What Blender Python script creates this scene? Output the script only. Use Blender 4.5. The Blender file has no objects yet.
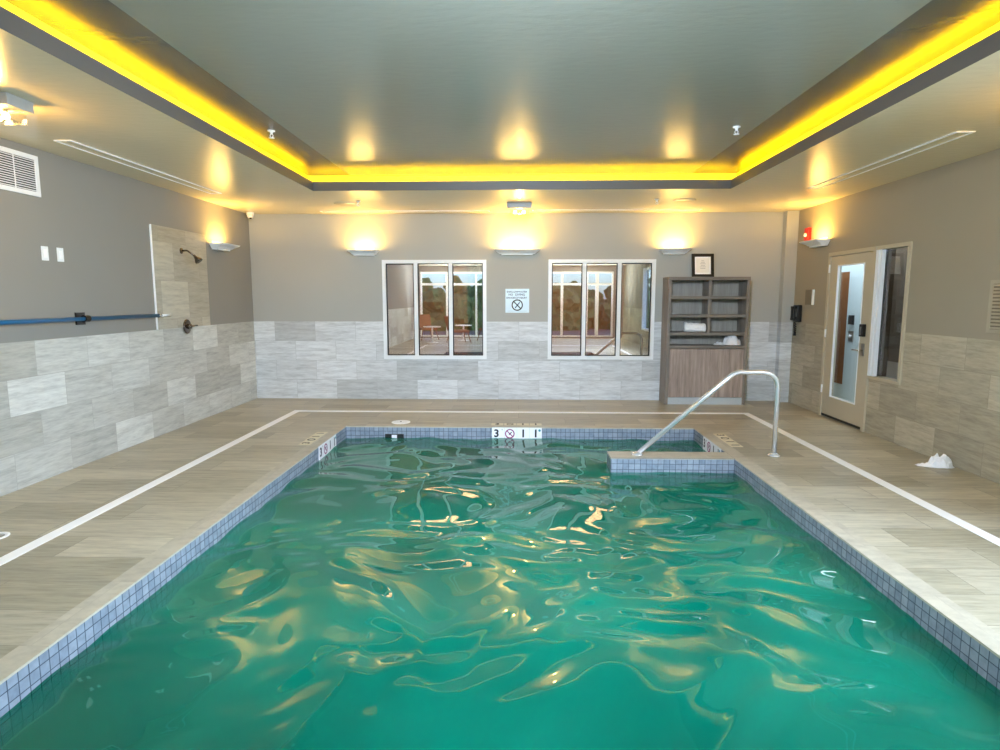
import bpy, bmesh, math, random
from mathutils import Vector, Matrix, noise
random.seed(7)
PI = math.pi
SC = bpy.context.scene
COL = SC.collection

# ------------------------------------------------------------------ room sizes (metres)
XL, XR = -3.91, 3.88          # side walls
YB, YF = 8.91, -5.1           # far wall, wall behind the camera
ZC = 2.69                     # lower ceiling
ZT = 2.875                     # tray ceiling
PX0, PX1, PY0, PY1 = -2.02, 2.02, 0.9, 6.95   # pool
WATER = -0.135
TILE_H = 1.15

# ------------------------------------------------------------------ materials
def lin(c):
    return tuple(((v/255)/12.92 if v/255 <= .04045 else ((v/255+.055)/1.055)**2.4) for v in c) + (1,)

class NT:
    def __init__(s, name):
        s.m = bpy.data.materials.new(name); s.m.use_nodes = True
        s.t = s.m.node_tree; s.t.nodes.clear()
        s.out = s.n('ShaderNodeOutputMaterial')
    def n(s, typ, **kw):
        nd = s.t.nodes.new(typ)
        for k, v in kw.items(): setattr(nd, k, v)
        return nd
    def l(s, a, b): s.t.links.new(a, b)
    def put(s, nd, **kw):
        for k, v in kw.items():
            k = k.replace('_', ' ')
            if hasattr(v, 'links'): s.l(v, nd.inputs[k])
            else: nd.inputs[k].default_value = v
        return nd
    def pos(s): return s.n('ShaderNodeNewGeometry').outputs['Position']
    def obj(s): return s.n('ShaderNodeTexCoord').outputs['Object']
    def math(s, op, a, b=0):
        nd = s.n('ShaderNodeMath', operation=op)
        for i, v in enumerate((a, b)):
            if hasattr(v, 'links'): s.l(v, nd.inputs[i])
            else: nd.inputs[i].default_value = v
        return nd.outputs[0]
    def mix(s, f, a, b, typ='MIX'):
        nd = s.n('ShaderNodeMix', data_type='RGBA', blend_type=typ)
        for i, v in ((0, f), (6, a), (7, b)):
            if hasattr(v, 'links'): s.l(v, nd.inputs[i])
            else: nd.inputs[i].default_value = v
        return nd.outputs[2]
    def noise(s, vec, scale, detail=3, rough=.5, stretch=None):
        if stretch:
            mp = s.n('ShaderNodeVectorMath', operation='MULTIPLY'); s.l(vec, mp.inputs[0]); mp.inputs[1].default_value = stretch; vec = mp.outputs[0]
        nd = s.n('ShaderNodeTexNoise'); s.l(vec, nd.inputs['Vector'])
        nd.inputs['Scale'].default_value = scale; nd.inputs['Detail'].default_value = detail; nd.inputs['Roughness'].default_value = rough
        return nd.outputs['Fac']
    def ramp(s, f, stops):
        nd = s.n('ShaderNodeValToRGB'); s.l(f, nd.inputs[0])
        e = nd.color_ramp.elements
        while len(e) < len(stops): e.new(.5)
        for i, (p, c) in enumerate(stops): e[i].position = p; e[i].color = c
        return nd.outputs[0]
    def bump(s, h, strength, dist=.01):
        nd = s.n('ShaderNodeBump'); s.l(h, nd.inputs['Height'])
        nd.inputs['Strength'].default_value = strength; nd.inputs['Distance'].default_value = dist
        return nd.outputs[0]
    def principled(s, **kw):
        nd = s.n('ShaderNodeBsdfPrincipled'); s.put(nd, **kw); s.l(nd.outputs[0], s.out.inputs[0]); return nd

def plain(name, rgb, rough=.5, metal=0., var=.06, scale=40, spec=.5, bump=0):
    k = NT(name); c = lin(rgb)
    f = k.noise(k.obj(), scale)
    col = k.mix(f, tuple(v*(1-var) for v in c[:3])+(1,), tuple(min(1, v*(1+var)) for v in c[:3])+(1,))
    p = k.principled(Base_Color=col, Roughness=rough, Metallic=metal)
    p.inputs['Specular IOR Level'].default_value = spec
    if bump: k.l(k.bump(f, bump), p.inputs['Normal'])
    return k.m

def emit(name, rgb, strength):
    k = NT(name)
    e = k.n('ShaderNodeEmission'); e.inputs[0].default_value = lin(rgb); e.inputs[1].default_value = strength
    k.l(e.outputs[0], k.out.inputs[0]); return k.m

def plane_vec(k, axis):
    """wall/floor coordinates in metres as (along, up, 0)"""
    sp = k.n('ShaderNodeSeparateXYZ'); k.l(k.pos(), sp.inputs[0])
    cb = k.n('ShaderNodeCombineXYZ')
    a, b = {'x': ('Y', 'Z'), 'y': ('X', 'Z'), 'z': ('X', 'Y')}[axis]
    k.l(sp.outputs[a], cb.inputs[0]); k.l(sp.outputs[b], cb.inputs[1])
    return cb.outputs[0], sp

def stone(k, vec, c1, c2, cm, w, h, mortar, streak=(1.2, 9, 1), off=.5, contrast=1.0):
    """stone slabs: colour per slab, streaks running along each slab, thin joints"""
    br = k.n('ShaderNodeTexBrick'); k.l(vec, br.inputs['Vector'])
    br.offset = off; br.offset_frequency = 2; br.squash = 1
    k.put(br, Scale=1.0, Mortar_Size=mortar, Mortar_Smooth=.2, Bias=0.0, Brick_Width=w, Row_Height=h)
    br.inputs['Color1'].default_value = lin(c1); br.inputs['Color2'].default_value = lin(c2); br.inputs['Mortar'].default_value = lin(cm)
    # a shift per slab so that the veins break at the joints
    bw = k.n('ShaderNodeRGBToBW'); k.l(br.outputs['Color'], bw.inputs[0])
    sh = k.n('ShaderNodeCombineXYZ'); k.l(k.math('MULTIPLY', bw.outputs[0], 37.), sh.inputs[0]); k.l(k.math('MULTIPLY', bw.outputs[0], 91.), sh.inputs[2])
    ad = k.n('ShaderNodeVectorMath', operation='ADD'); k.l(vec, ad.inputs[0]); k.l(sh.outputs[0], ad.inputs[1])
    n1 = k.noise(ad.outputs[0], 2.6, 6, .62, streak)
    n2 = k.noise(ad.outputs[0], 9., 5, .6, streak)
    f = k.math('ADD', k.math('MULTIPLY', n1, .65), k.math('MULTIPLY', n2, .35))
    r = k.ramp(f, [(.36, (1-.40*contrast,)*3+(1,)), (.5, (1-.04*contrast,)*3+(1,)), (.62, (1+.20*contrast,)*3+(1,))])
    col = k.mix(1., br.outputs['Color'], r, 'MULTIPLY')
    return col, br.outputs['Fac'], f

def wall_material(name, axis, paint, tile_hi):
    k = NT(name)
    vec, sp = plane_vec(k, axis)
    col, fac, f = stone(k, vec, tile_hi[0], tile_hi[1], tile_hi[2], .60,   .2875, .002, contrast=.65)
    # paint above the tiled band
    pn = k.noise(k.pos(), 1.3, 3); pn2 = k.noise(k.pos(), 260, 2)
    pc = k.mix(pn, lin(tuple(v*.95 for v in paint)), lin(paint))
    up = k.math('GREATER_THAN', sp.outputs['Z'], TILE_H)
    base = k.mix(up, col, pc)
    rough = k.math('ADD', k.math('MULTIPLY', up, .22), .38)
    hgt = k.math('ADD', k.math('MULTIPLY', k.math('SUBTRACT', 1., up), k.math('MULTIPLY', fac, -1.)), k.math('MULTIPLY', k.math('MULTIPLY', up, pn2), .12))
    p = k.principled(Base_Color=base, Roughness=rough)
    p.inputs['Specular IOR Level'].default_value = .35
    k.l(k.bump(hgt, .35, .004), p.inputs['Normal'])
    return k.m

def tile_material(name, axis, c1, c2, cm, w, h, mortar, rough=.35, off=.5, streak=(1.2, 9, 1), contrast=1.0, bump=.3):
    k = NT(name)
    vec, sp = plane_vec(k, axis)
    col, fac, f = stone(k, vec, c1, c2, cm, w, h, mortar, streak, off, contrast)
    p = k.principled(Base_Color=col, Roughness=rough)
    k.l(k.bump(k.math('ADD', k.math('MULTIPLY', fac, -1.), k.math('MULTIPLY', f, .25)), bump, .004), p.inputs['Normal'])
    return k.m

def mosaic_material(name, axis):
    k = NT(name)
    vec, sp = plane_vec(k, axis)
    br = k.n('ShaderNodeTexBrick'); k.l(vec, br.inputs['Vector']); br.offset = 0; br.squash = 1
    k.put(br, Scale=1.0, Mortar_Size=.0024, Mortar_Smooth=.1, Brick_Width=.0545, Row_Height=.0545)
    br.inputs['Color1'].default_value = lin((150, 160, 172)); br.inputs['Color2'].default_value = lin((128, 140, 154)); br.inputs['Mortar'].default_value = lin((78, 88, 100))
    n = k.noise(k.pos(), 30, 3)
    col = k.mix(1., br.outputs['Color'], k.ramp(n, [(.3, (.85, .85, .85, 1)), (.7, (1.08, 1.08, 1.08, 1))]), 'MULTIPLY')
    p = k.principled(Base_Color=col, Roughness=.22)
    k.l(k.bump(k.math('MULTIPLY', br.outputs['Fac'], -1.), .4, .003), p.inputs['Normal'])
    return k.m

def wood_material(name, c1, c2, axis='z', rough=.45, scale=1.):
    k = NT(name)
    st = {'z': (14, 14, .9), 'x': (.9, 14, 14), 'y': (14, .9, 14)}[axis]
    v = k.obj()
    n1 = k.noise(v, 1.3*scale, 5, .6, st); n2 = k.noise(v, 6*scale, 4, .6, st)
    f = k.math('ADD', k.math('MULTIPLY', n1, .7), k.math('MULTIPLY', n2, .3))
    col = k.ramp(f, [(.32, lin(c1)), (.66, lin(c2))])
    p = k.principled(Base_Color=col, Roughness=rough)
    k.l(k.bump(f, .15, .003), p.inputs['Normal'])
    return k.m

def ceiling_material(name, rgb, rough, spec, ripple=.10):
    k = NT(name)
    n = k.noise(k.pos(), 1.1, 3); n2 = k.noise(k.pos(), 9., 3, .5, (1.0, 2.2, 1.0)); n3 = k.noise(k.pos(), 180, 2)
    col = k.mix(n, lin(tuple(v*.96 for v in rgb)), lin(rgb))
    p = k.principled(Base_Color=col, Roughness=rough)
    p.inputs['Specular IOR Level'].default_value = spec
    h = k.math('ADD', k.math('MULTIPLY', n2, 1.), k.math('MULTIPLY', n3, .04))
    k.l(k.bump(h, ripple, .02), p.inputs['Normal'])
    return k.m

def glass_material(name, tint, gloss, rough=0.0, fres=.9):
    """clear pane: lets light and sight through, mirrors by angle"""
    k = NT(name)
    tr = k.n('ShaderNodeBsdfTransparent'); tr.inputs[0].default_value = tint
    gl = k.n('ShaderNodeBsdfGlossy'); gl.inputs['Roughness'].default_value = rough
    gl.inputs[0].default_value = (1, 1, 1, 1)
    n = k.noise(k.pos(), 2.0, 1)
    f = k.n('ShaderNodeLayerWeight'); f.inputs[0].default_value = .35
    fac = k.math('MINIMUM', k.math('ADD', k.math('MULTIPLY', f.outputs['Fresnel'], fres), k.math('ADD', k.math('MULTIPLY', n, .01), gloss)), 1.)
    mx = k.n('ShaderNodeMixShader'); k.l(fac, mx.inputs[0]); k.l(tr.outputs[0], mx.inputs[1]); k.l(gl.outputs[0], mx.inputs[2])
    k.l(mx.outputs[0], k.out.inputs[0]); return k.m

def water_material():
    k = NT('pool_water')
    fr = k.n('ShaderNodeFresnel'); fr.inputs['IOR'].default_value = 1.46
    rf = k.n('ShaderNodeBsdfRefraction'); rf.inputs['IOR'].default_value = 1.33; rf.inputs['Roughness'].default_value = 0.02
    rf.inputs[0].default_value = (.012, .80, .47, 1)
    n = k.noise(k.pos(), .9, 3)
    df = k.n('ShaderNodeBsdfDiffuse')
    k.l(k.ramp(n, [(.35, (.0, .25, .155, 1)), (.65, (.0, .42, .265, 1))]), df.inputs[0])
    mx = k.n('ShaderNodeMixShader'); mx.inputs[0].default_value = .38
    k.l(rf.outputs[0], mx.inputs[1]); k.l(df.outputs[0], mx.inputs[2])
    gl = k.n('ShaderNodeBsdfGlossy'); gl.inputs['Roughness'].default_value = .015; gl.inputs[0].default_value = (1, 1, 1, 1)
    m2 = k.n('ShaderNodeMixShader'); k.l(fr.outputs[0], m2.inputs[0]); k.l(mx.outputs[0], m2.inputs[1]); k.l(gl.outputs[0], m2.inputs[2])
    k.l(m2.outputs[0], k.out.inputs[0]); return k.m

def towel_material():
    k = NT('white_terry')
    n = k.noise(k.obj(), 220, 2)
    p = k.principled(Base_Color=k.mix(n, lin((225, 228, 232)), lin((250, 250, 252))), Roughness=.95)
    k.l(k.bump(n, .5, .004), p.inputs['Normal']); return k.m

M = {}
PAINT = (176, 166, 150)
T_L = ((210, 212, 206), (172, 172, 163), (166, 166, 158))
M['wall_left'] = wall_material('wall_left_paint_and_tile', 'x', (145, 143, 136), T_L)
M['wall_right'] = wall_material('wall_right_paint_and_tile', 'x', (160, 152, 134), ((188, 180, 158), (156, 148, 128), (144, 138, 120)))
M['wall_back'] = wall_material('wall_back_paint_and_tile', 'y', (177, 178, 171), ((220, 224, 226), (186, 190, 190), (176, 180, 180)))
M['panel_tile'] = tile_material('shower_panel_tile', 'x', (190, 186, 168), (166, 160, 142), (150, 146, 132), .55, .42, .002, contrast=.5)
M['floor'] = tile_material('deck_stone_planks', 'z', (188, 180, 157), (156, 148, 124), (140, 133, 114), .9, .3, .003, rough=.34, off=.37, streak=(1.1, 11, 1), contrast=.75)
M['coping'] = tile_material('pool_coping_stone', 'z', (188, 180, 160), (178, 170, 150), (172, 164, 144), .6, .6, .002, rough=.4, streak=(2, 3, 1), contrast=.5)
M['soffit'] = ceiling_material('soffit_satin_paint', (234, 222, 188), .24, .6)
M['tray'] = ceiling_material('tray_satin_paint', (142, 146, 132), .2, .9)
M['cove'] = plain('cove_led_glow_colour', (252, 232, 56), .6, var=.03)  # amber of the LED glow put into the wall's base colour
M['tray_side_shade'] = ceiling_material('tray_side_shade_colour', (80, 84, 78), .24, .7, .02)  # shade at the tray sides, given as a darker base colour
M['fascia'] = plain('fascia_grey_paint', (92, 87, 80), .5, var=.03)
M['mosaic_x'] = mosaic_material('waterline_mosaic_side', 'x')
M['mosaic_y'] = mosaic_material('waterline_mosaic_end', 'y')
M['plaster'] = plain('pool_plaster', (214, 232, 226), .7, var=.1, scale=3)
M['water'] = water_material()
M['white_line'] = plain('white_line_tile', (254, 254, 252), .4, var=.02)
M['white'] = plain('white_enamel', (238, 240, 240), .35, var=.02)
M['white_frame'] = plain('white_window_frame', (240, 244, 246), .35, var=.02)
M['grille_dark'] = plain('vent_shadow', (28, 28, 28), .8)
M['chrome'] = plain('polished_steel', (240, 242, 244), .24, 1., var=.03)
M['rail_steel'] = plain('satin_rail_steel', (236, 238, 240), .22, .72, var=.02)
M['cab_back'] = wood_material('brightened_back_panel', (140, 136, 128), (176, 172, 162))  # cabinet wood made paler, brightening the dim interior by colour
M['dark_metal'] = plain('dark_nickel', (120, 110, 102), .22, 1., var=.06)
M['fixture_grey'] = plain('fixture_grey_enamel', (150, 152, 148), .4)
M['brushed'] = plain('brushed_metal', (176, 172, 162), .3, 1., var=.06)
M['black'] = plain('black_plastic', (16, 15, 15), .35, var=.1)
M['rubber'] = plain('black_rubber', (20, 20, 20), .6)
M['blue'] = plain('blue_fibreglass_pole', (14, 92, 138), .3, var=.06)
M['red'] = plain('red_alarm_plastic', (206, 16, 20), .3)
M['lens'] = plain('clear_lens', (240, 240, 240), .15)
M['cab'] = wood_material('grey_brown_cabinet_wood', (104, 96, 88), (150, 140, 130))
M['cab_door'] = wood_material('grey_brown_door_wood', (126, 112, 104), (186, 168, 156), scale=1.3)
M['cab_shelf'] = wood_material('grey_brown_shelf_wood', (100, 94, 86), (138, 130, 120), 'x')
M['kick'] = plain('pale_toe_kick', (196, 206, 212), .3, .3)
M['towel'] = towel_material()
M['paper'] = plain('white_paper', (240, 238, 230), .8, var=.01)
M['sign'] = plain('pale_blue_white_sign', (218, 240, 250), .35, var=.01)
M['ink'] = plain('sign_ink', (34, 70, 104), .6)
M['ink_black'] = plain('black_ink', (14, 14, 18), .6)
M['ink_grey'] = plain('grey_ink', (150, 150, 150), .7)
M['ink_red'] = plain('red_ring_ink', (136, 32, 92), .6)
M['teal'] = plain('teal_dot_ink', (30, 140, 150), .6)
M['marker'] = plain('white_marker_tile', (244, 244, 244), .25, var=.01)
M['marker_beige'] = plain('cream_marker_tile', (216, 206, 176), .4, var=.03)
M['door_paint'] = plain('beige_door_paint', (186, 176, 152), .4, var=.02)
M['hall_door'] = plain('pale_blue_grey_door', (196, 212, 216), .4, var=.03)
M['brown_glass'] = plain('brown_tinted_glass', (124, 78, 40), .2, var=.25, scale=6)
M['dark_brown'] = wood_material('dark_brown_panel', (40, 29, 14), (64, 47, 24))
M['hall_wall'] = plain('hall_wall_grey', (150, 148, 146), .7)
M['hall_floor'] = plain('hall_floor_tan', (196, 180, 146), .5, var=.1, scale=6)
M['vent_tan'] = plain('tan_vent_enamel', (168, 158, 138), .5)
M['plate'] = plain('grey_sign_plate', (112, 102, 82), .4)
M['pane'] = glass_material('mirror_like_window_glass', (.90, .80, .70, 1), .42)
M['clear'] = glass_material('clear_glass', (.96, .98, .98, 1), .0, fres=.12)
M['jar'] = glass_material('jar_glass', (1, .98, .94, 1), .0, fres=.25)
M['lounge'] = plain('lounge_brown_wall', (128, 92, 66), .8, var=.15, scale=3)
M['curtain'] = wood_material('brown_curtain_cloth', (96, 66, 44), (156, 116, 84), rough=.9)
M['led'] = emit('amber_led', (255, 190, 10), 3)
M['tube'] = emit('warm_tube', (255, 214, 130), 7)
M['bulb'] = emit('warm_bulb', (255, 226, 170), 10)
M['leaf'] = plain('tree_foliage', (104, 122, 66), .8, var=.6, scale=2)
M['bark'] = plain('tree_bark', (84, 66, 50), .9, var=.3)
M['ground'] = plain('pale_paving', (120, 112, 96), .8, var=.2, scale=2)
M['chair_wood'] = wood_material('brown_chair_wood', (96, 62, 40), (150, 104, 72))
M['chair_seat'] = plain('tan_chair_cloth', (132, 94, 70), .9)

# ------------------------------------------------------------------ mesh helpers
def box(bm, x0, x1, y0, y1, z0, z1, mi=0, bev=0):
    vs = [bm.verts.new(p) for p in ((x0,y0,z0),(x1,y0,z0),(x1,y1,z0),(x0,y1,z0),(x0,y0,z1),(x1,y0,z1),(x1,y1,z1),(x0,y1,z1))]
    fs = [bm.faces.new([vs[i] for i in q]) for q in ((3,2,1,0),(4,5,6,7),(0,1,5,4),(1,2,6,5),(2,3,7,6),(3,0,4,7))]
    for f in fs: f.material_index = mi
    if bev:
        es = list({e for f in fs for e in f.edges})
        bmesh.ops.bevel(bm, geom=es, offset=bev, segments=2, affect='EDGES', profile=.6)
    return vs

def loft(bm, rings, cap=True, close=True, mi=0, smooth=False):
    vr = [[bm.verts.new(p) for p in r] for r in rings]
    n = len(vr[0])
    for a, b in zip(vr, vr[1:]):
        for i in range(n if close else n-1):
            f = bm.faces.new((a[i], a[(i+1) % n], b[(i+1) % n], b[i])); f.material_index = mi; f.smooth = smooth
    if cap:
        for r, rev in ((vr[0], True), (vr[-1], False)):
            try:
                f = bm.faces.new(r[::-1] if rev else r); f.material_index = mi
            except ValueError: pass
    return vr

def tube(bm, pts, r, seg=14, mi=0, radii=None):
    pts = [Vector(p) for p in pts]; rings = []
    for i, p in enumerate(pts):
        d = (pts[min(i+1, len(pts)-1)] - pts[max(i-1, 0)]).normalized()
        if i == 0: up = Vector((0,0,1)) if abs(d.z) < .9 else Vector((1,0,0))
        s = d.cross(up).normalized(); up = s.cross(d).normalized()
        rr = radii[i] if radii else r
        rings.append([p + (s*math.cos(a) + up*math.sin(a))*rr for a in (2*PI*k/seg for k in range(seg))])
    loft(bm, rings, smooth=True, mi=mi)

def lathe(bm, prof, center=(0,0,0), axis='z', seg=24, mi=0):
    """profile of (radius, height) turned round an axis"""
    rings = []
    for r, h in prof:
        ring = []
        for k in range(seg):
            a = 2*PI*k/seg; u, v = r*math.cos(a), r*math.sin(a)
            p = {'z': (u, v, h), 'y': (u, -h, v), 'x': (h, u, v)}[axis]
            ring.append(Vector(p) + Vector(center))
        rings.append(ring)
    loft(bm, rings, smooth=True, mi=mi)

def arc_path(pts, radius, n=8):
    """polyline with rounded corners"""
    pts = [Vector(p) for p in pts]; out = [pts[0]]
    for a, b, c in zip(pts, pts[1:], pts[2:]):
        d1, d2 = (a-b).normalized(), (c-b).normalized()
        ang = d1.angle(d2); t = min(radius/math.tan(ang/2), (a-b).length*.49, (c-b).length*.49)
        p1, p2 = b+d1*t, b+d2*t
        for k in range(n+1):
            s = k/n; out.append(p1*(1-s)**2 + b*2*s*(1-s) + p2*s*s)
    out.append(pts[-1]); return out

def B(fn):
    bm = bmesh.new(); fn(bm); return bm

def obj(name, bm, mat, parent=None, smooth=None, **kw):
    me = bpy.data.meshes.new(name)
    if not kw.pop('keep', False): bmesh.ops.recalc_face_normals(bm, faces=bm.faces)
    bm.to_mesh(me); bm.free()
    for m in (mat if isinstance(mat, (list, tuple)) else [mat]): me.materials.append(M[m])
    if smooth:
        for p in me.polygons: p.use_smooth = True
    o = bpy.data.objects.new(name, me); COL.objects.link(o)
    if parent: o.parent = parent
    for k, v in kw.items(): o[k] = v
    return o

def boxes(name, mat, parent, *bs, bev=0, **kw):
    bm = bmesh.new()
    for b in bs: box(bm, *b, bev=bev)
    return obj(name, bm, mat, parent, **kw)

def thing(name, label, cat, loc=(0,0,0), rz=0, group=None, kind=None):
    o = bpy.data.objects.new(name, None); COL.objects.link(o)
    o.empty_display_size = .05
    o.location = loc; o.rotation_euler = (0, 0, rz)
    o['label'] = label; o['category'] = cat
    if group: o['group'] = group
    if kind: o['kind'] = kind
    return o

def tag(o, label, cat, group=None, kind=None):
    o['label'] = label; o['category'] = cat
    if group: o['group'] = group
    if kind: o['kind'] = kind
    return o

def dup(root, loc, rz, label, group=None):
    r = root.copy(); COL.objects.link(r); r.location = loc; r.rotation_euler = (0, 0, rz); r['label'] = label
    if group: r['group'] = group
    for ch in list(root.children):
        c = ch.copy(); COL.objects.link(c); c.parent = r
        for g in list(ch.children):
            d = g.copy(); COL.objects.link(d); d.parent = c
    return r

def text_bm(s, size, mat4, bold=.0, depth=.001):
    cu = bpy.data.curves.new('t', 'FONT'); cu.body = s; cu.size = size; cu.align_x = 'CENTER'; cu.align_y = 'CENTER'
    cu.extrude = depth; cu.offset = bold; cu.resolution_u = 4
    ob = bpy.data.objects.new('t', cu); COL.objects.link(ob)
    dg = bpy.context.evaluated_depsgraph_get(); dg.update()
    me = bpy.data.meshes.new_from_object(ob.evaluated_get(dg))
    bm = bmesh.new(); bm.from_mesh(me); bm.transform(mat4)
    bpy.data.objects.remove(ob); bpy.data.curves.remove(cu); bpy.data.meshes.remove(me)
    return bm
def face_out(x, z, y=0):       # text standing on a wall plane, facing local -y
    return Matrix.Translation((x, y, z)) @ Matrix.Rotation(PI/2, 4, 'X')
def flat_up(x, y, z):
    return Matrix.Translation((x, y, z))

def ring_bm(bm, r0, r1, cx, cz, y0, y1, seg=32):
    prof = []
    for k in range(seg):
        a = 2*PI*k/seg; c, s = math.cos(a), math.sin(a)
        prof.append([Vector((cx+c*r0, y0, cz+s*r0)), Vector((cx+c*r1, y0, cz+s*r1)), Vector((cx+c*r1, y1, cz+s*r1)), Vector((cx+c*r0, y1, cz+s*r0))])
    vr = [[bm.verts.new(p) for p in q] for q in prof]
    for i in range(seg):
        a, b = vr[i], vr[(i+1) % seg]
        for j in range(4): bm.faces.new((a[j], a[(j+1) % 4], b[(j+1) % 4], b[j]))

def bar_bm(bm, p, q, w, y0, y1):
    """flat bar from p to q in the local xz plane"""
    p, q = Vector((p[0], 0, p[1])), Vector((q[0], 0, q[1])); d = (q-p).normalized(); n = Vector((-d.z, 0, d.x))*w/2
    a = [p+n, q+n, q-n, p-n]
    loft(bm, [[v+Vector((0, y0, 0)) for v in a], [v+Vector((0, y1, 0)) for v in a]])

def wall_with_holes(name, mat, axis, at, thick, u0, u1, z0, z1, holes, label, extra=()):
    us = sorted({u0, u1, *[h[0] for h in holes], *[h[1] for h in holes]}); zs = sorted({z0, z1, *[h[2] for h in holes], *[h[3] for h in holes]})
    bm = bmesh.new()
    for a, b in zip(us, us[1:]):
        for c, d in zip(zs, zs[1:]):
            um, zm = (a+b)/2, (c+d)/2
            if any(h[0] < um < h[1] and h[2] < zm < h[3] for h in holes): continue
            if axis == 'y': box(bm, a, b, at, at+thick, c, d)
            else: box(bm, min(at, at+thick), max(at, at+thick), a, b, c, d)
    for e in extra: box(bm, *e)
    bmesh.ops.remove_doubles(bm, verts=bm.verts, dist=1e-5)
    return tag(obj(name, bm, mat), label, 'wall', kind='structure')

# ------------------------------------------------------------------ room shell
W1 = (-1.985, -.472, .60, 2.036); W2 = (.421, 1.953, .60, 2.038)
wall_with_holes('wall_back', 'wall_back', 'y', YB, .14, XL-.2, XR+.2, -.1, 3.0, [W1, W2], 'far grey wall with pale stone tile band and two windows')
wall_with_holes('wall_left', 'wall_left', 'x', XL, -.2, YF-.2, YB, -.1, 3.0, [], 'left taupe wall over pale stone tile band')
DOOR = (6.40, 8.03)
wall_with_holes('wall_right', 'wall_right', 'x', XR, .14, YF-.2, YB, -.1, 3.0,
                [(6.86, 7.85, -.0005, 2.045), (6.255, 6.86, .61, 2.045), (-1.4, 3.5, .5, 2.4)], 'right tan wall over beige tile band with glazed door')
tag(boxes('wall_column', 'wall_back', None, (3.715, XR-.001, 8.79, YB-.001, 0, ZC-.001)), 'narrow square column in the far right corner', 'column', kind='structure')
wall_with_holes('wall_front', 'hall_wall', 'y', YF-.2, .2, XL-.2, XR+.2, -.1, 3.0, [(-3.7, -.6, .04, 2.46), (.6, 3.5, .04, 2.46)], 'wall behind the viewer with large glazing')

# deck with the pool opening
bm = bmesh.new()
FX0, FX1, FY0, FY1 = XL-.02, XR+.02, YF-.02, YB+.02
cp = .13
for a in ((FX0, PX0-cp, FY0, FY1), (PX1+cp, FX1, FY0, FY1), (PX0-cp, PX1+cp, FY0, PY0-cp), (PX0-cp, PX1+cp, PY1+cp, FY1)):
    box(bm, *a, -.12, 0)
tag(obj('floor', bm, 'floor'), 'beige stone plank deck floor around the pool', 'floor', kind='structure')
bm = bmesh.new()
for a in ((PX0-cp, PX0, PY0-cp, PY1+cp), (PX1, PX1+cp, PY0-cp, PY1+cp), (PX0, PX1, PY0-cp, PY0), (PX0, PX1, PY1, PY1+cp)):
    box(bm, *a, -.010, .0015)
tag(obj('pool_coping', bm, 'coping'), 'smooth beige stone edge running round the pool', 'pool edge', kind='structure')
# white line
bm = bmesh.new(); lw = .045
lx0, lx1, ly0, ly1 = -2.945, 2.955, -1.5, 7.9
for a in ((lx0-lw, lx0+lw, ly0, ly1+lw), (lx1-lw, lx1+lw, ly0, ly1+lw), (lx0+lw, lx1-lw, ly1-lw, ly1+lw), (lx0+lw, lx1-lw, ly0, ly0+2*lw)):
    box(bm, *a, -.004, .0025)
tag(obj('trim_1', bm, 'white_line'), 'white line inlaid in the deck round the pool', 'floor line', kind='structure')

# pool basin: mosaic band above, plaster below, submerged entry steps
bm = bmesh.new(); zb, zt = -1.15, -.010
def quad(ps, mi):
    f = bm.faces.new([bm.verts.new(p) for p in ps]); f.material_index = mi
for z0, z1, mx, my in ((-.275, zt, 0, 1), (zb, -.275, 2, 2)):
    quad(((PX0,PY0,z0),(PX0,PY1,z0),(PX0,PY1,z1),(PX0,PY0,z1)), mx)
    quad(((PX1,PY1,z0),(PX1,PY0,z0),(PX1,PY0,z1),(PX1,PY1,z1)), mx)
    quad(((PX0,PY1,z0),(PX1,PY1,z0),(PX1,PY1,z1),(PX0,PY1,z1)), my)
    quad(((PX1,PY0,z0),(PX0,PY0,z0),(PX0,PY0,z1),(PX1,PY0,z1)), my)
quad(((PX0,PY0,zb),(PX1,PY0,zb),(PX1,PY1,zb),(PX0,PY1,zb)), 2)
me = bpy.data.meshes.new('pool_basin'); bm.to_mesh(me); bm.free()
for m in ('mosaic_x', 'mosaic_y', 'plaster'): me.materials.append(M[m])
o = bpy.data.objects.new('pool_basin', me); COL.objects.link(o); tag(o, 'blue grey mosaic lined pool basin under the water', 'pool', kind='structure')
SX0, SY0, SY1 = .868, 5.61, 5.86
bm = bmesh.new()
for x0, x1, z1 in ((1.62, PX1, -.32), (1.24, 1.62, -.56), (.868, 1.24, -.82)):
    box(bm, x0, x1-.001, SY1+.001, PY1-.001, zb+.001, z1)
tag(obj('pool_steps', bm, 'plaster'), 'submerged entry steps behind the low tiled wall', 'steps', kind='structure')
bm = bmesh.new()
box(bm, SX0, PX1-.001, SY0, SY1, zb+.001, -.010, 0)
for f in bm.faces:
    n = f.normal if f.normal.length else None
    f.normal_update(); f.material_index = 1 if abs(f.normal.y) > .5 else 0
box(bm, SX0-.004, PX1-.001, SY0-.004, SY1+.004, -.010, .0016, 2, bev=.003)
o = obj('pool_stub_wall', bm, ['mosaic_x', 'mosaic_y', 'coping']); tag(o, 'low blue mosaic wall with stone cap jutting into the pool', 'low wall', kind='structure')

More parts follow.
